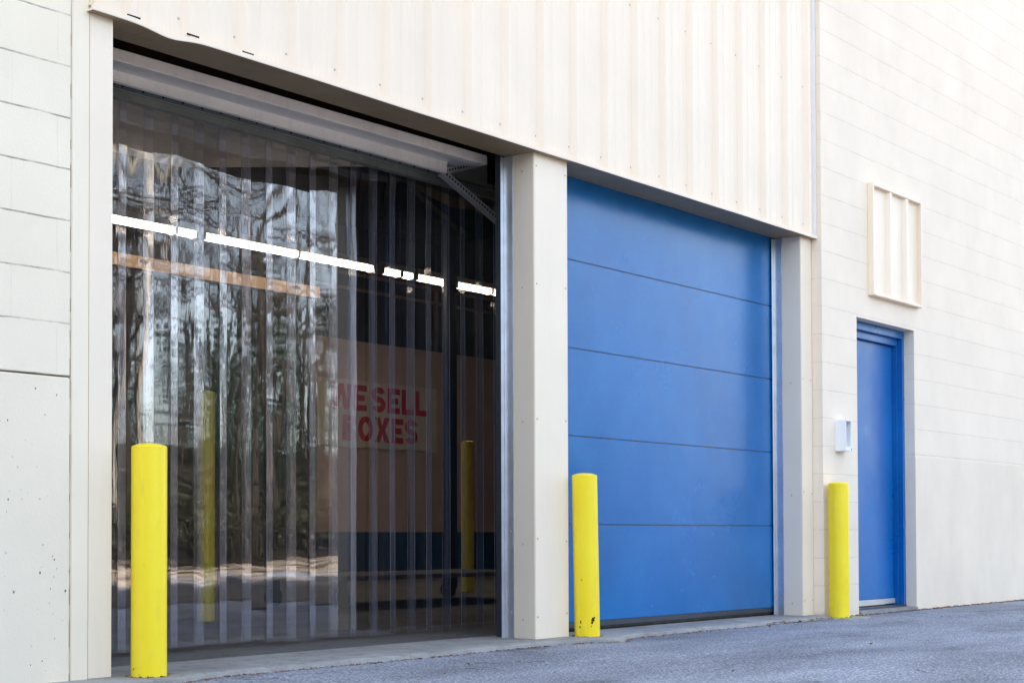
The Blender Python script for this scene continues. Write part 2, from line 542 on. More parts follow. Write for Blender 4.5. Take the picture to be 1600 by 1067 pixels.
# ------------------------------------------------------------------ right block wall with door opening
wr = empty('block_wall', (9.567, -.08, GZ), 'cream painted block wall with a blue entry door and a ribbed panel in it', 'wall')
DX0, DX1, DZ1 = 10.107, 11.10, 2.268
bm = bmesh.new()
box(bm, 9.567, DX0, -.08, .19, GZ - .05, DZ1)
box(bm, 9.567, 23.8, -.0803, .19, DZ1, 7.0)
box(bm, DX1, 23.8, -.08, .19, 1.262, DZ1)
obj('block_courses', bm, 'right_block_paint', wr)
bm = bmesh.new(); box(bm, DX1 + .0005, 23.8, -.083, .19, GZ - .05, 1.262)
obj('base_course', bm, 'right_base_paint', wr)

# ------------------------------------------------------------------ ribbed metal siding
sd = empty('metal_siding', (3.5, 0, 2.78), 'cream ribbed metal siding running above both large doorways', 'siding')
XL, XR, ZB, ZT = 3.50, 9.556, 2.782, 7.0
ribs = [3.685 + .305 * k for k in range(20)]
prof = [(XL, -.012)]
for r in ribs:
    if r > 9.5: continue
    prof += [(r - .036, -.012), (r - .012, -.043), (r + .016, -.043), (r + .040, -.012)]
    for q in (.11, .19):
        prof += [(r + q - .018, -.012), (r + q - .008, -.0155), (r + q + .008, -.0155), (r + q + .018, -.012)]
prof = [p for p in prof if p[0] < XR] + [(XR, -.012)]
bm = bmesh.new()
fr = [[bm.verts.new((x, y, z)) for x, y in prof] for z in (ZB, ZT)]
bk = [[bm.verts.new((x, -.001, z)) for x, y in prof] for z in (ZB, ZT)]
for i in range(len(prof) - 1):
    bm.faces.new((fr[0][i], fr[0][i + 1], fr[1][i + 1], fr[1][i]))
    bm.faces.new((bk[0][i + 1], bk[0][i], bk[1][i], bk[1][i + 1]))
    bm.faces.new((bk[0][i], bk[0][i + 1], fr[0][i + 1], fr[0][i]))
obj('ribbed_sheet', bm, 'siding_paint', sd)
# screws beside each rib, in two rows
for r in ribs:
    if r > 9.5: continue
    screw(sd, (r - .052, -.0125, 2.862), .006)
    screw(sd, (r - .052, -.0125, 3.845), .006)
# bottom flashing: a thin lip in front of the sheet and the soffit that runs back over the doorways
bm = bmesh.new()
n = 180
prev = None
for i in range(n + 1):
    x = XL - .012 + (XR + .052 - XL + .012) * i / n
    bend = -.020 * math.exp(-((x - 3.87) / .11) ** 2)
    bend += noise.noise(Vector((x * 1.6, 0, 9))) * .003
    lap = .0025 if x > 6.60 else 0
    yf = -.047 - lap
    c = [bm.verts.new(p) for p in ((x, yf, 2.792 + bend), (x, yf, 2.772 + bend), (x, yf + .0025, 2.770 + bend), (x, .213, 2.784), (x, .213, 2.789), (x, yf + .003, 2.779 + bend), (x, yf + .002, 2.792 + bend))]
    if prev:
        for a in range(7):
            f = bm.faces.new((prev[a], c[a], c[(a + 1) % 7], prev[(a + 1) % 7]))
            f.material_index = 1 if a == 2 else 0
    else:
        bm.faces.new(c[::-1])
    prev = c
bm.faces.new(prev)
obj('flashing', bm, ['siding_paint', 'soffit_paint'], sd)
# dark open ends of the first ribs above the bent flashing
for r in ribs[:3]:
    obj('rib_end', bx(r - .030, r + .034, -.0448, -.0405, 2.792, 2.799), 'black_hole', sd)
bm = bmesh.new()
box(bm, 9.5555, 9.562, -.045, .10, 2.79, 7.0)
obj('end_trim', bm, 'white_plastic', sd)
obj('end_trim', bx(3.4965, 3.4998, -.045, -.004, 2.80, 7.0), 'siding_paint', sd)

# ------------------------------------------------------------------ steel door posts
def post(x0, x1, label, screws_front, strip=True):
    p = empty('door_post', ((x0 + x1) / 2, .1, SZ), label, 'post')
    bm = bmesh.new(); box(bm, x0, x1, 0, .214, SZ - .002, 2.782)
    obj('cover', bm, 'post_paint', p, bevel=.004)
    if strip:
        bm = bmesh.new()
        # galvanised angle on the doorway side
        box(bm, x0 - .004, x0 - .0005, .150, .2145, SZ, 2.779)
        box(bm, x0 - .030, x0 - .0005, .215, .219, SZ, 2.779)
        obj('galvanised_angle', bm, 'galvanised', p, bevel=.001)
    for z in screws_front:
        for x in (x0 + .022, x1 - .022):
            screw(p, (x, -.0003, z + random.uniform(-.01, .01)), .006)
        if strip:
            screw(p, (x0 - .0003, 0.085, z - .02), .006, axis=(-1, 0, 0))
    if strip:
        for z in [.22 + .45 * k for k in range(6)]:
            screw(p, (x0 - .0042, .172 + random.uniform(-.004, .004), z), .006, axis=(-1, 0, 0))
    return p
post(3.5015, 3.618, 'narrow cream steel door post between the left block wall and strip curtain', [], strip=False)
post(6.378, 6.683, 'wide cream steel door post between strip curtain and blue overhead door', [.20, .62, 1.30, 2.05, 2.70])
post(9.405, 9.564, 'cream steel door post between blue overhead door and right block wall', [.18, .95, 1.75])

# ------------------------------------------------------------------ blue overhead door
od = empty('overhead_door', (8.05, .25, SZ), 'closed blue overhead door with four thin horizontal seams', 'garage door')
zs = [.128, .712, 1.240, 1.765, 2.292, 2.84]
for a, b in zip(zs, zs[1:]):
    bm = bmesh.new(); box(bm, 6.66, 9.398, .230, .275, a + .0025, b - .0025)
    obj('door_section', bm, 'door_blue', od, bevel=.003)
obj('section_joint', bx(6.67, 9.39, .236, .262, .14, 2.83), 'dark_steel', od)
bm = bmesh.new()
box(bm, 6.66, 9.398, .2325, .272, .096, .130)
obj('bottom_bar', bm, 'dark_steel', od, bevel=.003)
bm = bmesh.new()
tube(bm, [(6.66, .25, .087), (9.398, .25, .087)], [.0135, .0135], 10)
obj('rubber_seal', bm, 'rubber', od, smooth=True)
bm = bmesh.new(); box(bm, 9.3985, 9.4045, .216, .24, SZ, 2.78)
obj('side_seal', bm, 'rubber', od)

# ------------------------------------------------------------------ raised door over the curtain doorway
rd = empty('raised_overhead_door', (5.0, .4, 2.78), 'white overhead door raised under the header above the strip curtain', 'garage door')
bm = bmesh.new()
for v in box(bm, 3.63, 6.445, .395, .44, 2.760, 2.815):
    if v.co.x > 5: v.co.z += .019
obj('bottom_rail', bm, 'white_enamel', rd, bevel=.005)
bm = bmesh.new()
vs = [(3.63, .445, 2.764), (6.445, .445, 2.782), (6.445, 3.2, 3.22), (3.63, 3.2, 3.22)]
lo = [bm.verts.new(v) for v in vs]; hi = [bm.verts.new((x, y, z + .045)) for x, y, z in vs]
bm.faces.new(lo); bm.faces.new(hi[::-1])
for k in range(4): bm.faces.new((lo[k], hi[k], hi[(k + 1) % 4], lo[(k + 1) % 4]))
obj('door_panel', bm, 'white_enamel', rd)
for side in (0, 1):
    bm = bmesh.new()
    if side:
        box(bm, 6.435, 6.442, .26, .33, SZ, 3.2); box(bm, 6.4425, 6.466, .324, .33, SZ, 3.2); box(bm, 6.446, 6.470, .221, .225, SZ, 3.2)
    else:
        box(bm, 3.560, 3.566, .26, .33, SZ, 3.2); box(bm, 3.536, 3.5595, .324, .33, SZ, 3.2)
    obj('track', bm, 'dark_steel', rd)

# ------------------------------------------------------------------ clear strip curtain
cu = empty('strip_curtain', (5.0, .8, SZ), 'clear plastic strip curtain hanging in the open doorway, mirroring trees', 'strip curtain')
bm = bmesh.new(); box(bm, 3.56, 6.33, .600, .640, 2.744, 2.850)
obj('mounting_board', bm, 'white_enamel', cu, bevel=.006)
bm = bmesh.new()
box(bm, 3.56, 7.20, .742, .747, 2.762, 2.800)
box(bm, 3.56, 7.20, .738, .80, 2.757, 2.7615)
box(bm, 3.56, 7.20, .7365, .7378, 2.757, 2.760, 2)
box(bm, 3.56, 7.20, .746, .790, 2.722, 2.7565)
x = 3.72
while x < 7.1:
    vv = []
    for k in range(8):
        vv.append(bm.verts.new((x + .0065 * cos(k * pi / 4), .7412, 2.779 + .0065 * sin(k * pi / 4))))
    bm.faces.new(vv).material_index = 1
    x += .118
obj('hanging_rail', bm, ['rail_steel', 'black_hole', 'galvanised'], cu)
def strip(i, xc):
    w = .204
    y0 = .806 + (.011 if i % 2 else 0)
    tilt = random.uniform(-.006, .006)
    curl = random.uniform(.0002, .0008) * random.choice((1, 1, -1))
    lean = random.uniform(-.004, .004)
    zb = .096 + random.uniform(-.012, .012)
    zt = 2.735
    ph = random.uniform(0, 50)
    nx, nz = 14, 200
    bm = bmesh.new()
    fr, bk = [], []
    for j in range(nz + 1):
        z = zb + (zt - zb) * j / nz
        up = (z - zb) / (zt - zb)
        rf, rb = [], []
        for k in range(nx + 1):
            u = k / nx * 2 - 1
            x = xc + u * w / 2 + lean * (1 - up)
            y = y0 + tilt * u * w / 2 * (1 - .5 * up) + curl * (u * u - .4)
            y += noise.noise(Vector((xc * 3 + u * .4, z * .9, ph))) * .0022 * (1.15 - up)
            y += noise.noise(Vector((u * .9, z * 2.3, ph + 9))) * .0003
            y += noise.noise(Vector((u * .15, z * 5.0, ph + 20))) * .00030 * (1.2 - up)
            y += noise.noise(Vector((u * .12, z * 13.0, ph + 31))) * .00016 * max(0, 1 - up * 1.7)
            y += noise.noise(Vector((u * .12 + xc * 4, z * 6.5, 77))) * .00050 * max(0, 1 - up * 1.9)
            y += noise.noise(Vector((x * 2.7, 0, 5.5))) * .030 * max(0, z - 2.08) ** 2
            bu = max(0, 1 - abs(z - 2.30) / .5)
            y += bu * noise.noise(Vector((xc * 2.2, z * 3, 3.3))) * .0075
            rf.append(bm.verts.new((x, y, z))); rb.append(bm.verts.new((x, y + .0028, z)))
        fr.append(rf); bk.append(rb)
    for j in range(nz):
        for k in range(nx):
            mi = 2 if k < 3 or k > nx - 4 or j < 2 else 0       # foot rows are scuffed; side columns get painted haze to lighten the overlaps
            bm.faces.new((fr[j][k], fr[j][k + 1], fr[j + 1][k + 1], fr[j + 1][k])).material_index = mi
            bm.faces.new((bk[j][k + 1], bk[j][k], bk[j + 1][k], bk[j + 1][k + 1])).material_index = mi
        bm.faces.new((fr[j][0], fr[j + 1][0], bk[j + 1][0], bk[j][0])).material_index = 1
        bm.faces.new((fr[j + 1][nx], fr[j][nx], bk[j][nx], bk[j + 1][nx])).material_index = 1
    for k in range(nx):
        bm.faces.new((fr[0][k + 1], fr[0][k], bk[0][k], bk[0][k + 1]))
        bm.faces.new((fr[nz][k], fr[nz][k + 1], bk[nz][k + 1], bk[nz][k]))
    bmesh.ops.recalc_face_normals(bm, faces=bm.faces)
    bmesh.ops.split_edges(bm, edges=[e for e in bm.edges if len(e.link_faces) == 2 and e.calc_face_angle(0) > 1.0])
    o = obj('strip', bm, ['clear_pvc', 'pvc_edge', 'scuff_overlap_pvc'], cu, smooth=True, recalc=False)
for i in range(23):
    strip(i, 3.705 + .1535 * i)

# slotted angle braces at the doorway's inner corner
def brace(p0, p1, label):
    p0, p1 = Vector(p0), Vector(p1)
    d = (p1 - p0); L = d.length; d.normalize()
    up = Vector((0, -1, 0)); s = d.cross(up).normalized()
    bm = bmesh.new()
    def q(a, b, y0, y1, x0, x1, mat=0):
        vs = []
        for (xx, bb, yy) in ((x0, a, y0), (x1, a, y0), (x1, b, y0), (x0, b, y0), (x0, a, y1), (x1, a, y1), (x1, b, y1), (x0, b, y1)):
            vs.append(bm.verts.new(p0 + d * xx + s * bb + up * yy))
        for f in ((0, 3, 2, 1), (4, 5, 6, 7), (0, 1, 5, 4), (1, 2, 6, 5), (2, 3, 7, 6), (3, 0, 4, 7)):
            bm.faces.new([vs[i] for i in f]).material_index = mat
    q(-.019, .019, 0, .004, 0, L)
    q(.0155, .019, -.034, -.0002, 0, L)
    x = .03
    while x < L - .03:
        q(-.006, .006, .0042, .0048, x, x + .012, 1); x += .026
    o = obj('slotted_brace', bm, ['slot_steel', 'black_hole'])
    tag(o, label, 'brace')
brace((6.345, .655, 2.765), (6.68, .655, 2.875), 'upper slotted steel brace rising from the curtain rail to the doorway corner')
brace((6.335, .645, 2.762), (6.88, .645, 2.545), 'lower slotted steel brace sloping down from the curtain rail to the doorway corner')
bm = bmesh.new(); box(bm, 6.40, 6.80, .70, .74, 2.765, 2.93)
tag(obj('header_plate', bm, 'rail_steel', bevel=.003), 'dark steel plate behind the two slotted braces in the doorway corner', 'plate')

# ------------------------------------------------------------------ bollards
def bollard(x, y, zb, h, label, lean=(0, 0), group='yellow bollards along the wall', mat='bollard_yellow', r=.0725):
    b = empty('bollard', (x, y, zb), label, 'bollard', group)
    bm = bmesh.new()
    pts, rad = [], []
    for k in range(9):
        t = k / 8
        pts.append((x + lean[0] * t, y + lean[1] * t, zb - .02 + (h + .02) * t)); rad.append(r)
    tube(bm, pts, rad, 40, cap=False)
    obj('pipe', bm, mat, b, smooth=True)
    bm = bmesh.new()
    tx, ty, tz = x + lean[0], y + lean[1], zb + h
    ring = None
    for (rr, dz) in ((r, -.001), (r - .002, .002), (r - .007, .005), (r * .6, .012), (.002, .016)):
        nr = [bm.verts.new((tx + rr * cos(2 * pi * k / 40), ty + rr * sin(2 * pi * k / 40), tz + dz)) for k in range(40)]
        if ring:
            for k in range(40):
                bm.faces.new((ring[k], ring[(k + 1) % 40], nr[(k + 1) % 40], nr[k]))
        ring = nr
    bm.faces.new(ring)
    obj('cap', bm, mat, b, smooth=True)
    return b
bollard(3.742, -.08, SZ, .941, 'yellow bollard in front of the strip curtain beside the narrow post')
mid = bollard(6.775, -.06, SZ, .912, 'leaning yellow bollard with a rust chip at its foot, by the blue overhead door', lean=(-.022, 0))
rr = random.Random(3)
BX, BY = 6.7728, -.06
def chip(aa, zz, sx, sz):
    bm = bmesh.new()
    n = 13; vs = []
    for k in range(n):
        q = rr.uniform(.55, 1.15)
        a = aa + sx * q * cos(2 * pi * k / n) / .0725; z = zz + sz * q * sin(2 * pi * k / n)
        vs.append(bm.verts.new((BX + .0738 * cos(a), BY + .0738 * sin(a), z)))
    c = bm.verts.new((BX + .0742 * cos(aa), BY + .0742 * sin(aa), zz))
    for k in range(n): bm.faces.new((vs[k], vs[(k + 1) % n], c))
    obj('rust_chip', bm, 'rust', mid)
A0 = math.atan2(-.63, -.77)
chip(A0 + .42, SZ + .098, .013, .014); chip(A0 + .36, SZ + .080, .008, .008); chip(A0 + .56, SZ + .107, .006, .006)
chip(A0 - .55, SZ + .085, .004, .011); chip(A0 - .62, SZ + .055, .005, .006); chip(A0 + .3, SZ + .06, .004, .004)
bollard(9.622, -.17, GZ + .005, .955, 'yellow bollard below the white box beside the blue entry door')

# ------------------------------------------------------------------ ribbed wall panel
pn = empty('wall_panel', (10.73, -.08, 2.45), 'framed ribbed cream panel on the block wall above the blue entry door', 'panel')
X0, X1, Z0, Z1 = 10.300, 11.168, 2.452, 3.305
bm = bmesh.new()
YF = -.128
for a in ((X0, X0 + .022, YF, -.0805, Z0, Z1), (X1 - .022, X1, YF, -.0805, Z0, Z1), (X0 + .0225, X1 - .0225, YF, -.0805, Z1 - .022, Z1), (X0 + .0225, X1 - .0225, YF - .004, -.0805, Z0, Z0 + .016)):
    box(bm, *a)
obj('frame', bm, 'siding_paint', pn, bevel=.002)
bm = bmesh.new()
pr = [(X0 + .022, -.092)]
for r in (10.62, 10.91):
    pr += [(r - .04, -.092), (r - .014, -.122), (r + .018, -.122), (r + .044, -.092)]
pr += [(X1 - .022, -.092)]
fr = [[bm.verts.new((x, y, z)) for x, y in pr] for z in (Z0 + .016, Z1 - .022)]
bk = [[bm.verts.new((x, -.083, z)) for x, y in pr] for z in (Z0 + .016, Z1 - .022)]
for i in range(len(pr) - 1):
    bm.faces.new((fr[0][i], fr[0][i + 1], fr[1][i + 1], fr[1][i]))
    bm.faces.new((bk[0][i + 1], bk[0][i], bk[1][i], bk[1][i + 1]))
obj('ribbed_sheet', bm, 'siding_paint', pn)

# ------------------------------------------------------------------ white call box
cb = empty('call_box', (9.80, -.08, 1.25), 'small white open-fronted call box on the block wall by the blue entry door', 'call box')
bm = bmesh.new()
X0, X1, Z0, Z1, YF = 9.752, 9.888, 1.252, 1.476, -.168
box(bm, X0, X0 + .006, YF, -.0805, Z0, Z1)
box(bm, X1 - .006, X1, YF + .03, -.0805, Z0, Z1)
box(bm, X0 + .0062, X1 - .0062, YF + .004, -.0805, Z1 - .007, Z1)
box(bm, X0 + .0062, X1 - .0062, YF + .012, -.0805, Z0, Z0 + .03)
box(bm, X0 + .0062, X1 - .0062, -.088, -.0805, Z0 + .03, Z1 - .007)
obj('housing', bm, 'white_plastic', cb, bevel=.002)
bm = bmesh.new(); box(bm, X0 + .03, X0 + .085, -.108, -.0885, 1.43, 1.462)
obj('speaker_slot', bm, 'grey_plastic', cb, bevel=.002)
bm = bmesh.new()
for i in range(3):
    for j in range(4):
        box(bm, X0 + .034 + .022 * i, X0 + .047 + .022 * i, -.0975, -.0885, 1.325 + .024 * j, 1.34 + .024 * j)
obj('keypad', bm, 'grey_plastic', cb)
bm = bmesh.new()
tube(bm, [(X0 + .028, -.10, 1.40), (X0 + .030, -.118, 1.36), (X0 + .033, -.116, 1.31), (X0 + .045, -.105, 1.288)], [.006] * 4, 8)
obj('handset_cord', bm, 'grey_plastic', cb, smooth=True)
bm = bmesh.new(); box(bm, X1 - .035, X1 - .022, YF + .0105, YF + .0118, Z0 + .008, Z0 + .024)
obj('lock', bm, 'grey_plastic', cb)

# ------------------------------------------------------------------ blue entry door
ed = empty('entry_door', (10.6, .05, SZ), 'blue steel entry door set back in the block wall under the ribbed panel', 'door')
bm = bmesh.new()
# stepped head and jambs of the frame
box(bm, 10.1085, 11.0985, .004, .16, 2.205, 2.2665)
box(bm, 10.150, 11.056, .042, .16, 2.150, 2.2045)
box(bm, 10.1085, 10.1495, .004, .16, SZ + .0045, 2.2045)
box(bm, 11.0565, 11.0985, .004, .16, SZ + .0045, 2.2045)
box(bm, 10.1502, 10.166, .042, .16, SZ + .0045, 2.1495)
box(bm, 11.0365, 11.0562, .042, .16, SZ + .0045, 2.1495)
obj('frame', bm, 'entry_blue', ed, bevel=.003)
bm = bmesh.new()
box(bm, 10.168, 11.0345, .082, .126, .115, 2.146)
obj('door_leaf', bm, 'entry_blue', ed, bevel=.003)
bm = bmesh.new()
box(bm, 10.172, 11.03, .076, .0815, .150, .235)
obj('kick_rail', bm, 'entry_blue', ed, bevel=.002)
bm = bmesh.new()
box(bm, 10.172, 11.03, .066, .0815, .104, .144)
obj('sweep', bm, 'door_sweep', ed, bevel=.002)
bm = bmesh.new()
box(bm, 10.1087, 11.0983, .002, .150, SZ + .0042, .092)
obj('threshold', bm, 'dark_steel', ed, bevel=.002)

# ------------------------------------------------------------------ building shell (seen from inside, through the curtain)
sh = empty('warehouse', (9, 8, SZ), 'dark warehouse hall seen behind the strip curtain', 'building')
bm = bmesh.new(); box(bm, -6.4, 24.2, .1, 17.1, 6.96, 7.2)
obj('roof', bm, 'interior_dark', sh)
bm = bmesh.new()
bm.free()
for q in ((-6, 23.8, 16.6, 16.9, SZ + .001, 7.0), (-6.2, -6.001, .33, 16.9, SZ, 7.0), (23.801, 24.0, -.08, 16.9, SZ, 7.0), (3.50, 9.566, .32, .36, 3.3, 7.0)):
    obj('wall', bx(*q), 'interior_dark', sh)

pw = empty('partition_wall', (17, 10, SZ), 'tan partition wall with a dark blue lower band, deep inside the warehouse', 'wall')
bm = bmesh.new(); box(bm, 14.0, 23.6, 10.0, 10.12, .716, 3.43)
obj('upper_panel', bm, 'tan_panel', pw)
bm = bmesh.new(); box(bm, 14.0, 23.6, 9.99, 10.12, SZ + .001, .715)
obj('lower_band', bm, 'wainscot_blue', pw)

gr = empty('guard_rail', (17, 10.06, 3.43), 'brown guard rail standing on top of the tan partition wall', 'railing')
bm = bmesh.new()
box(bm, 14.0, 23.6, 10.04, 10.08, 4.155, 4.195); box(bm, 14.0, 23.6, 10.04, 10.08, 4.37, 4.41)
obj('rail', bm, 'rail_brown', gr)
for x in (15.62, 16.55, 17.48, 18.4, 19.3):
    bm = bmesh.new(); box(bm, x - .03, x + .03, 10.085, 10.125, 3.43, 4.40)
    obj('upright', bm, 'rail_brown', gr)

# banner sign with hand-cut letters
sg = empty('banner_sign', (15.2, 9.97, 1.9), 'white sign with red block capitals on the tan partition wall', 'sign')
bm = bmesh.new()
n = 20; prev = None
for i in range(n + 1):
    x = 13.98 + (16.40 - 13.98) * i / n
    sag = .012 * sin(i * .9) + .006 * sin(i * 2.3)
    c = [bm.verts.new(p) for p in ((x, 9.955, 1.915 + sag), (x, 9.955, 2.86), (x, 9.968, 2.86), (x, 9.968, 1.915 + sag))]
    if prev:
        for a in range(4): bm.faces.new((prev[a], c[a], c[(a + 1) % 4], prev[(a + 1) % 4]))
    else: bm.faces.new(c[::-1])
    prev = c
bm.faces.new(prev)
obj('board', bm, 'sign_board', sg)
def letter(ch, x0, x1, z0, z1):
    w, h = x1 - x0, z1 - z0
    T = .085                                   # stroke
    bm = bmesh.new()
    lvl = [0]
    def P(pts):
        y = 9.9495 - .0012 * lvl[0]; lvl[0] += 1
        f = [bm.verts.new((x0 + a, y, z0 + b)) for a, b in pts]
        k = [bm.verts.new((x0 + a, 9.9545, z0 + b)) for a, b in pts]
        bm.faces.new(f); bm.faces.new(k[::-1])
        for i in range(len(f)): bm.faces.new((f[i], k[i], k[(i + 1) % len(f)], f[(i + 1) % len(f)]))
    def arc(cx, cz, rx, rz, a0, a1, n=20):
        for i in range(n):
            p, q = a0 + (a1 - a0) * i / n, a0 + (a1 - a0) * (i + 1) / n
            lvl[0] = 0
            P([(cx + rx * cos(p), cz + rz * sin(p)), (cx + rx * cos(q), cz + rz * sin(q)),
               (cx + (rx - T) * cos(q), cz + (rz - T) * sin(q)), (cx + (rx - T) * cos(p), cz + (rz - T) * sin(p))])
        lvl[0] = 1
    if ch == 'L': P([(0, 0), (w, 0), (w, T), (T, T), (T, h), (0, h)])
    elif ch == 'E': P([(0, 0), (w, 0), (w, T), (T, T), (T, h / 2 - T / 2), (w * .86, h / 2 - T / 2), (w * .86, h / 2 + T / 2), (T, h / 2 + T / 2), (T, h - T), (w, h - T), (w, h), (0, h)])
    elif ch == 'W':
        t = T * 1.05; m = w / 2
        P([(w * .2 - t * .35, 0), (w * .2 + t * .65, 0), (m, h * .62), (w * .8 - t * .65, 0), (w * .8 + t * .35, 0), (w, h), (w - t, h), (w * .78, h * .36), (m + t * .5, h), (m - t * .5, h), (w * .22, h * .36), (t, h), (0, h)])
    elif ch == 'X':
        t = T * 1.2
        P([(0, 0), (t, 0), (w / 2, h / 2 - t * .55), (w - t, 0), (w, 0), (w / 2 + t * .55, h / 2), (w, h), (w - t, h), (w / 2, h / 2 + t * .55), (t, h), (0, h), (w / 2 - t * .55, h / 2)])
    elif ch == 'O': arc(w / 2, h / 2, w / 2, h / 2, 0, 2 * pi, 32)
    elif ch == 'B':
        P([(0, 0), (T, 0), (T, h), (0, h)])
        for zc in (h * .26, h * .74):
            rz = h * .26 if zc < h / 2 else h * .26
            P([(T, zc + rz - T * .95), (w * .5, zc + rz - T * .95), (w * .5, zc + rz), (T, zc + rz)])
            P([(T, zc - rz), (w * .5, zc - rz), (w * .5, zc - rz + T * .95), (T, zc - rz + T * .95)])
            arc(w * .5, zc, w * .5, rz, -pi / 2, pi / 2, 12)
    elif ch == 'S':
        r1 = (h + T) / 4
        arc(w / 2, h - r1, w / 2, r1, pi * .12, pi * 1.5, 18)
        arc(w / 2, r1, w / 2, r1, pi * .5, -pi * .88, 18)
    obj('letter', bm, 'sign_red', sg)
def word(txt, x0, x1, z0, z1, widths):
    tot = sum(widths[c] for c in txt) + .12 * (len(txt) - 1)
    k = (x1 - x0) / tot
    x = x0
    for c in txt:
        if c != ' ': letter(c, x, x + widths[c] * k, z0, z1)
        x += (widths[c] + .12) * k
WD = {'W': 1.15, 'E': .72, 'S': .80, 'L': .70, 'B': .8, 'O': .88, 'X': .9, ' ': .06}
word('WE SELL', 14.22, 16.18, 2.435, 2.80, WD)
word('BOXES', 14.45, 15.98, 2.005, 2.365, WD)

# fluorescent strip lights: a row of eight foot pairs
def strip_light(x0, x1, y, z, label):
    t = empty('strip_light', ((x0 + x1) / 2, y, z), label, 'ceiling light', 'fluorescent lights in the warehouse')
    bm = bmesh.new(); box(bm, x0 - .03, x1 + .03, y - .06, y + .06, z + .045, z + .11)
    box(bm, x0 - .045, x0 - .008, y - .05, y + .05, z - .02, z + .0445); box(bm, x1 + .008, x1 + .045, y - .05, y + .05, z - .02, z + .0445)
    obj('housing', bm, 'light_housing', t)
    for dy in (-.03, .03):
        bm = bmesh.new(); tube(bm, [(x0, y + dy, z + .01), (x1, y + dy, z + .01)], [.019, .019], 10)
        obj('tube', bm, 'tube_glow', t, smooth=True)
    bm = bmesh.new()
    for x in (x0 + .15, x1 - .15):
        tube(bm, [(x, y, z + .11), (x, y, 6.99)], [.005, .005], 5)
    obj('hanger', bm, 'dark_steel', t)
NX = ['first', 'second', 'third', 'fourth', 'fifth', 'sixth', 'seventh']
lights = [(7.75, 8.96), (9.05, 9.21), (9.35, 10.53), (10.60, 11.66), (11.86, 12.31), (12.41, 12.91), (13.10, 13.72), (13.80, 15.0)]
lights = [(7.70, 8.95), (9.00, 9.20), (9.345, 10.54), (10.60, 11.66), (11.86, 12.11), (12.145, 12.30), (12.41, 12.90), (13.10, 13.69), (13.75, 14.9)]
descr = ['long lit fluorescent light nearest the narrow post end of the row',
         'short lit fluorescent light just right of the longest left-end tube',
         'long lit fluorescent light above the ribbed glare of the middle strips',
         'long lit fluorescent light ending at the dark post reflection',
         'short bright light just right of the dark post reflection',
         'very short bright light between two others, left of the blue column',
         'lit fluorescent light ending at the blue column',
         'lit fluorescent light just right of the blue column',
         'lit fluorescent light cut off by the door track']
for (a, b), dl in zip(lights, descr):
    strip_light(a, b, 6.6, 3.615, dl)

bm = bmesh.new(); box(bm, 5.0, 11.28, 7.0, 7.12, 3.295, 3.42)
for xx in (8.92, 10.93):
    vv = [bm.verts.new((xx + .055 * cos(k * pi / 6), 6.9985, 3.372 + .022 * sin(k * pi / 6))) for k in range(12)]
    bm.faces.new(vv).material_index = 1
tag(obj('timber_beam', bm, ['timber_beam', 'black_hole']), 'warm lit timber beam below the row of fluorescent lights', 'beam')
bm = bmesh.new(); box(bm, 12.275, 12.445, 6.0, 6.06, SZ + .001, 6.95)
tag(obj('column', bm, 'column_blue', bevel=.006), 'dark blue building column between the sign and the door track', 'column')
bollard(6.44, 2.93, SZ, 1.555, 'tall yellow guard post inside, seen through the middle curtain strips', group='yellow guard posts inside the warehouse', r=.060)
bollard(11.60, 5.1, SZ, 1.555, 'tall yellow guard post inside, beside the dark blue column', group='yellow guard posts inside the warehouse', r=.066)

# low platform cart on the warehouse floor
ct = empty('platform_cart', (8.9, 3.6, SZ), 'low platform cart on the floor behind the curtain, under the guard post', 'cart')
bm = bmesh.new(); box(bm, 7.9, 10.6, 3.25, 4.35, .30, .335)
obj('deck', bm, 'floor_concrete', ct, bevel=.004)
for x in (8.15, 10.3):
    for y in (3.4, 4.2):
        bm = bmesh.new()
        tube(bm, [(x, y - .025, .155), (x, y + .025, .155)], [.08, .08], 18)
        box(bm, x - .04, x + .04, y - .04, y - .03, .15, .299); box(bm, x - .04, x + .04, y + .03, y + .04, .15, .299)
        obj('caster', bm, 'dark_steel', ct)

# ------------------------------------------------------------------ debris along the foot of the wall
bm = bmesh.new()
def crumb(x, y, z, s):
    m = Matrix.Translation((x, y, z)) @ Matrix.Rotation(random.uniform(0, 6.3), 4, 'Z') @ Matrix.Rotation(random.uniform(-.6, .6), 4, 'X')
    n = 5
    vs = [bm.verts.new(m @ Vector((s * cos(2 * pi * k / n) * random.uniform(.6, 1.3), s * .7 * sin(2 * pi * k / n) * random.uniform(.6, 1.3), s * random.uniform(-.15, .15)))) for k in range(n)]
    top = bm.verts.new(m @ Vector((0, 0, s * random.uniform(.25, .7))))
    for k in range(n): bm.faces.new((vs[k], vs[(k + 1) % n], top))
    bm.faces.new(vs[::-1])
random.seed(21)
for k in range(900):
    x = random.uniform(3.2, 9.55)
    e = -.165 + noise.noise(Vector((x * 2.1, 0, 3))) * .022 - .13 * math.exp(-((x - 6.78) / .17) ** 2) - .10 * math.exp(-((x - 3.74) / .17) ** 2)
    crumb(x, e - abs(random.gauss(0, .018)), GZ + .003, random.choice((.003, .004, .005, .007, .010)))
for k in range(1000):
    x = random.uniform(9.6, 16)
    crumb(x, -.088 - abs(random.gauss(0, .022)), GZ + .003, random.choice((.005, .008, .011, .015)))
for k in range(60):
    crumb(random.uniform(3.2, 3.62), random.uniform(-.02, .09), GZ + .02, random.choice((.004, .006, .009)))
for k in range(30):
    a = random.uniform(0, 6.28); crumb(3.742 + .088 * cos(a), -.08 + .088 * sin(a), SZ + .002, random.choice((.004, .007, .010)))
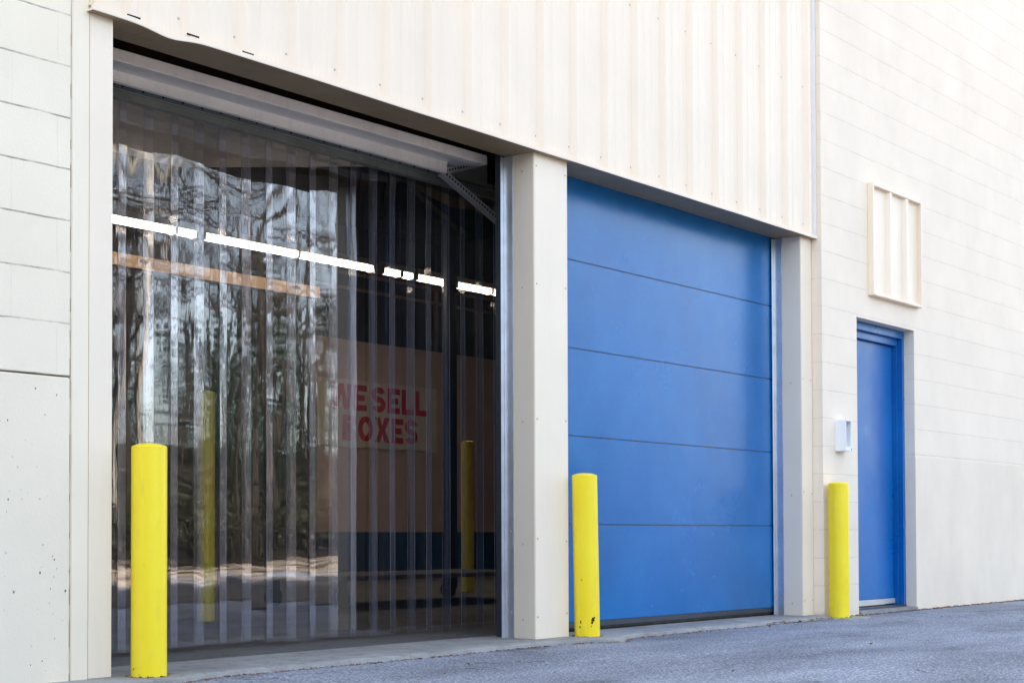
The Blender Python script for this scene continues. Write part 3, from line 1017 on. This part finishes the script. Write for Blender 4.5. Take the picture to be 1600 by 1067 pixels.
for k in range(60):  # crumb rings added to deepen the weak contact shade round these bollards
    a = random.uniform(0, 6.28); crumb(9.622 + .09 * cos(a), -.17 + .085 * sin(a), GZ + .012, random.choice((.003, .005, .007)))
    a = random.uniform(0, 6.28); crumb(6.775 + .088 * cos(a), -.06 + .088 * sin(a), SZ + .002, random.choice((.003, .004, .006)))
for k in range(40):
    crumb(random.uniform(8.6, 9.5), -.15 + random.gauss(0, .03), GZ + .012, random.choice((.006, .01, .016)))
for k in range(70):
    crumb(random.uniform(4, 14), random.uniform(-3, -.3), GZ + .003, random.choice((.004, .006, .009)))
o = obj('leaf_debris', bm, 'leaf_litter'); o['kind'] = 'stuff'
tag(o, 'dry leaf crumbs and grit gathered along the foot of the wall', 'debris', kind='stuff')

# ------------------------------------------------------------------ the far side of the lot (mirrored in the curtain): gravel strip, bank and woods
bm = bmesh.new()
nx, ny = 300, 60
gx0, gx1, gy0, gy1 = -30, 75, -21.5, -8.2
grid = [[bm.verts.new((gx0 + (gx1 - gx0) * i / nx, gy0 + (gy1 - gy0) * j / ny, GZ + .010)) for i in range(nx + 1)] for j in range(ny + 1)]
for j in range(ny):
    for i in range(nx):
        c = (grid[j][i].co + grid[j + 1][i + 1].co) / 2
        v = noise.noise(Vector((c.x * .22, c.y * 1.05, 1.7))) + .6 * noise.noise(Vector((c.x * .7, c.y * 2.2, 5.1)))
        if v > .04 + max(0, (c.y + 9.6) * .5):  # gravel broken into pale patches that imitate sun among shade
            bm.faces.new((grid[j][i], grid[j][i + 1], grid[j + 1][i + 1], grid[j + 1][i]))
for row in grid:
    for v in row:
        if not v.link_faces: bm.verts.remove(v)
struct('gravel_sun_patches', bm, 'gravel')
bm = bmesh.new(); add_sheet(bm, -30, 75, -21.5, -11.6, 40, 4, lambda x, y: GZ + .004)  # dark soil laid in for the shaded ground between the bright patches
struct('dark_soil_sheet', bm, 'woodland_soil')
def bank(x, y):
    d = max(0, -21 - y)
    return GZ + .06 + d * .11 + noise.noise(Vector((x * .12, y * .12, 0))) * min(1.2, d * .12) + noise.noise(Vector((x * .5, y * .5, 3))) * min(.25, d * .05)
struct('wooded_bank', sheet(-60, 120, -95, -20.6, 110, 50, bank), 'woodland_soil', smooth=True)

def limbs(bm, p, d, L, r, depth, rnd, n=5):
    pts, rad = [Vector(p)], [r]
    dd = Vector(d)
    seg = 4
    for k in range(seg):
        dd = (dd + Vector((rnd.gauss(0, .12), rnd.gauss(0, .12), rnd.gauss(.04, .06)))).normalized()
        pts.append(pts[-1] + dd * L / seg); rad.append(r * (1 - .62 * (k + 1) / seg))
    tube(bm, pts, rad, n, cap=False)
    if depth == 0: return
    for k in range(rnd.choice((3, 4, 5))):
        q = rnd.randint(1, seg)
        a = rnd.uniform(0, 6.28)
        nd = (dd * .75 + Vector((cos(a), sin(a), rnd.uniform(.0, .5))) * rnd.uniform(.5, .9)).normalized()
        limbs(bm, pts[q], nd, L * rnd.uniform(.45, .65), rad[q] * .6, depth - 1, rnd, 4)

def bare_tree(seed, h, mat):
    rnd = random.Random(seed)
    t = empty('bare_tree', (0, 0, 0), 'bare leafless woodland tree beyond the sunlit gravel, mirrored in the curtain', 'tree', 'bare trees mirrored in the curtain')
    r = h * rnd.uniform(.008, .0125)
    pts, rad = [Vector((0, 0, -.4))], [r * 1.35]
    d = Vector((rnd.gauss(0, .05), rnd.gauss(0, .05), 1)).normalized()
    n = 12
    for k in range(n):
        d = (d + Vector((rnd.gauss(0, .035), rnd.gauss(0, .035), .03))).normalized()
        pts.append(pts[-1] + d * h / n); rad.append(r * (1 - .85 * ((k + 1) / n) ** 1.2))
    bm = bmesh.new(); tube(bm, pts, rad, 10, cap=False)
    obj('trunk', bm, mat, t, smooth=True)
    bm = bmesh.new()
    for k in range(18):
        q = rnd.randint(4, n)
        a = rnd.uniform(0, 6.28)
        nd = Vector((cos(a), sin(a), rnd.uniform(.3, 1.0))).normalized()
        limbs(bm, pts[q], nd, h * rnd.uniform(.14, .30) * (1.2 - .5 * q / n), rad[q] * .55, 2, rnd)
    obj('crown', bm, mat, t)
    return t

def leafy(bm, c, rx, rz, n, size, rnd):
    for k in range(n):
        a = rnd.uniform(0, 6.28); u = rnd.uniform(-1, 1); q = rnd.uniform(.35, 1) ** .5
        s = math.sqrt(1 - u * u)
        p = Vector((c[0] + rx * q * s * cos(a), c[1] + rx * q * s * sin(a), c[2] + rz * q * u))
        ax = Vector((rnd.gauss(0, 1), rnd.gauss(0, 1), rnd.gauss(0, 1))).normalized()
        b = ax.orthogonal().normalized(); cc = ax.cross(b)
        s_ = size * rnd.uniform(.6, 1.4)
        bm.faces.new([bm.verts.new(p + b * s_ * x + cc * s_ * y * .55) for x, y in ((-1, 0), (0, -1), (1, 0), (0, 1))])

def pine(seed, h):
    rnd = random.Random(seed)
    t = empty('pine_tree', (0, 0, 0), 'dark evergreen among the bare trees mirrored in the curtain', 'tree', 'dark evergreens mirrored in the curtain')
    bm = bmesh.new(); tube(bm, [(0, 0, -.4), (.1, 0, h * .5), (.05, .1, h)], [h * .016, h * .011, .02], 10, cap=False)
    obj('trunk', bm, 'bark_grey', t, smooth=True)
    bm = bmesh.new()
    for k in range(46):
        z = h * (.16 + .82 * k / 46)
        a = k * 2.4 + rnd.uniform(-.4, .4)
        R = h * .20 * (1 - z / h) ** .8 + .25
        R *= rnd.uniform(.7, 1.2)
        leafy(bm, (R * .6 * cos(a), R * .6 * sin(a), z - R * .18), R * .62, R * .22 + .1, 75, .13, rnd)
    obj('crown', bm, 'needles', t)
    return t

def shrub(seed, r):
    rnd = random.Random(seed)
    t = empty('woodland_shrub', (0, 0, 0), 'low scrubby bush at the edge of the woods mirrored in the curtain', 'shrub', 'bushes mirrored in the curtain')
    bm = bmesh.new()
    for k in range(9):
        a = rnd.uniform(0, 6.28)
        tube(bm, [(0, 0, -.1), (r * .4 * cos(a), r * .4 * sin(a), r * .6), (r * .8 * cos(a), r * .8 * sin(a), r * rnd.uniform(.8, 1.3))], [.03, .02, .008], 5, cap=False)
    obj('stem', bm, 'bark_grey', t)
    bm = bmesh.new()
    for k in range(9):
        leafy(bm, (rnd.gauss(0, r * .4), rnd.gauss(0, r * .4), r * rnd.uniform(.35, 1.0)), r * .5, r * .4, 60, .07, rnd)
    obj('crown', bm, 'shrub_leaf', t)
    return t

def copy_thing(o, loc, rz, sc):
    c = o.copy(); COL.objects.link(c)
    for ch in o.children:
        k = ch.copy(); COL.objects.link(k); k.parent = c
    c.location = loc; c.rotation_euler = (0, 0, rz); c.scale = (sc,) * 3
    return c

kinds = [bare_tree(11, 15, 'bark_grey'), bare_tree(12, 17, 'bark_grey'), bare_tree(13, 13, 'bark_grey'), bare_tree(14, 14, 'bark_pale'),
         pine(31, 13), pine(32, 16), shrub(41, 1.3), shrub(42, 1.0)]
first = [True] * len(kinds)
def plant(k, x, y, rz, sc):
    z = bank(x, y) - .05 if y < -19.6 else GZ
    if first[k]:
        first[k] = False
        o = kinds[k]; o.location = (x, y, z); o.rotation_euler = (0, 0, rz); o.scale = (sc,) * 3
    else:
        copy_thing(kinds[k], (x, y, z), rz, sc)
rnd = random.Random(5)
for k in range(9):
    dd = 28.5 + 9 * ((k * .618) % 1)
    q = .60 + .50 * (k + rnd.uniform(.2, .8)) / 9
    plant((0, 1, 3, 2, 1, 0, 2)[k % 7], dd * q, 6.7 - dd, rnd.uniform(0, 6.3), rnd.uniform(.95, 1.35))
# the stand that the curtain mirrors
for k in range(46):
    y = rnd.uniform(-30, -62)
    dd = -y + 6.7
    lo, hi = dd * .40, dd * 1.30
    x = rnd.uniform(lo, hi)
    plant(rnd.choice((0, 0, 1, 1, 2, 2, 3, 3, 0, 2, 4)), x, y, rnd.uniform(0, 6.3), rnd.uniform(.8, 1.2))
# a dark belt of young evergreens closes the view between the trunks
for k in range(34):
    dd = rnd.uniform(38, 60)
    plant(rnd.choice((4, 5)), dd * (.42 + .86 * (k + rnd.uniform(0, 1)) / 34), 6.7 - dd, rnd.uniform(0, 6.3), rnd.uniform(.34, .62))
for k in range(44):
    y = rnd.uniform(-20.5, -36)
    dd = -y + 6.7
    plant(rnd.choice((6, 7)), rnd.uniform(dd * .55, dd * 1.1), y, rnd.uniform(0, 6.3), rnd.uniform(.7, 1.3))
# thinner cover on either side, which closes the view from other spots
for k in range(26):
    y = rnd.uniform(-22, -50)
    x = rnd.choice((rnd.uniform(-40, 8), rnd.uniform(45, 90)))
    plant(rnd.choice((0, 1, 2, 4, 5)), x, y, rnd.uniform(0, 6.3), rnd.uniform(.8, 1.2))

# ------------------------------------------------------------------ unseen brick building beside the camera, added to shade the left end of the front
wg = empty('unseen_shade_building', (-9, -12, GZ), 'unseen plain brown brick building added to shade the left end of the front', 'building')
obj('wall', bx(-18, -6.6, -24, -2.4, GZ - .05, 3.3), 'brick_brown', wg)
obj('roof', bx(-18.2, -6.4, -24.2, -2.2, 3.302, 3.45), 'interior_dark', wg)
# ------------------------------------------------------------------ light
SUN_EL, SUN_AZ = radians(41), radians(-16)      # behind the building, from +Y turned a little towards -X
w = bpy.data.worlds.new('World'); S.world = w; w.use_nodes = True
nt = w.node_tree; nt.nodes.clear()
sky = nt.nodes.new('ShaderNodeTexSky'); sky.sky_type = 'NISHITA'; sky.sun_disc = False
sky.sun_elevation = SUN_EL; sky.sun_rotation = SUN_AZ
sky.air_density = 1.0; sky.dust_density = 2.5; sky.ozone_density = 1.0
hs = nt.nodes.new('ShaderNodeHueSaturation'); hs.inputs['Saturation'].default_value = .6
bg = nt.nodes.new('ShaderNodeBackground'); bg.inputs['Strength'].default_value = .15
ou = nt.nodes.new('ShaderNodeOutputWorld')
nt.links.new(sky.outputs[0], hs.inputs['Color']); nt.links.new(hs.outputs[0], bg.inputs['Color']); nt.links.new(bg.outputs[0], ou.inputs['Surface'])
sl = bpy.data.lights.new('sun', 'SUN'); sl.energy = 5.0; sl.angle = radians(.53); sl.color = (1, .93, .82)
so = bpy.data.objects.new('sun', sl); COL.objects.link(so)
sd_ = Vector((sin(SUN_AZ) * cos(SUN_EL), cos(SUN_AZ) * cos(SUN_EL), sin(SUN_EL)))
so.rotation_euler = (-sd_).to_track_quat('-Z', 'Y').to_euler()
so.location = (0, 0, 30)

# ------------------------------------------------------------------ camera
F, D, H = 2315.0, 5.13, .64
pitch, roll, al = radians(1.3), radians(.19), radians(50.3)
fw = Vector((sin(al) * cos(pitch), cos(al) * cos(pitch), sin(pitch)))
r0 = Vector((cos(al), -sin(al), 0)); u0 = r0.cross(fw)
R_ = r0 * cos(roll) - u0 * sin(roll); U_ = r0 * sin(roll) + u0 * cos(roll)
cam = bpy.data.cameras.new('camera'); co = bpy.data.objects.new('camera', cam); COL.objects.link(co)
co.matrix_world = Matrix(((R_.x, U_.x, -fw.x, 0), (R_.y, U_.y, -fw.y, -D), (R_.z, U_.z, -fw.z, H), (0, 0, 0, 1)))
cam.sensor_width = 36; cam.lens = 36 * F / 1600
cam.shift_y = .1577
cam.clip_start = .05; cam.clip_end = 2000
S.camera = co

S.view_settings.view_transform = 'Standard'; S.view_settings.look = 'None'
S.view_settings.exposure = 2.45; S.view_settings.gamma = 1
S.cycles.use_denoising = True; S.cycles.use_adaptive_sampling = False
S.cycles.max_bounces = 10; S.cycles.diffuse_bounces = 4; S.cycles.glossy_bounces = 5
S.cycles.transparent_max_bounces = 24
S.cycles.sample_clamp_indirect = 6
S.cycles.caustics_reflective = False; S.cycles.caustics_refractive = False
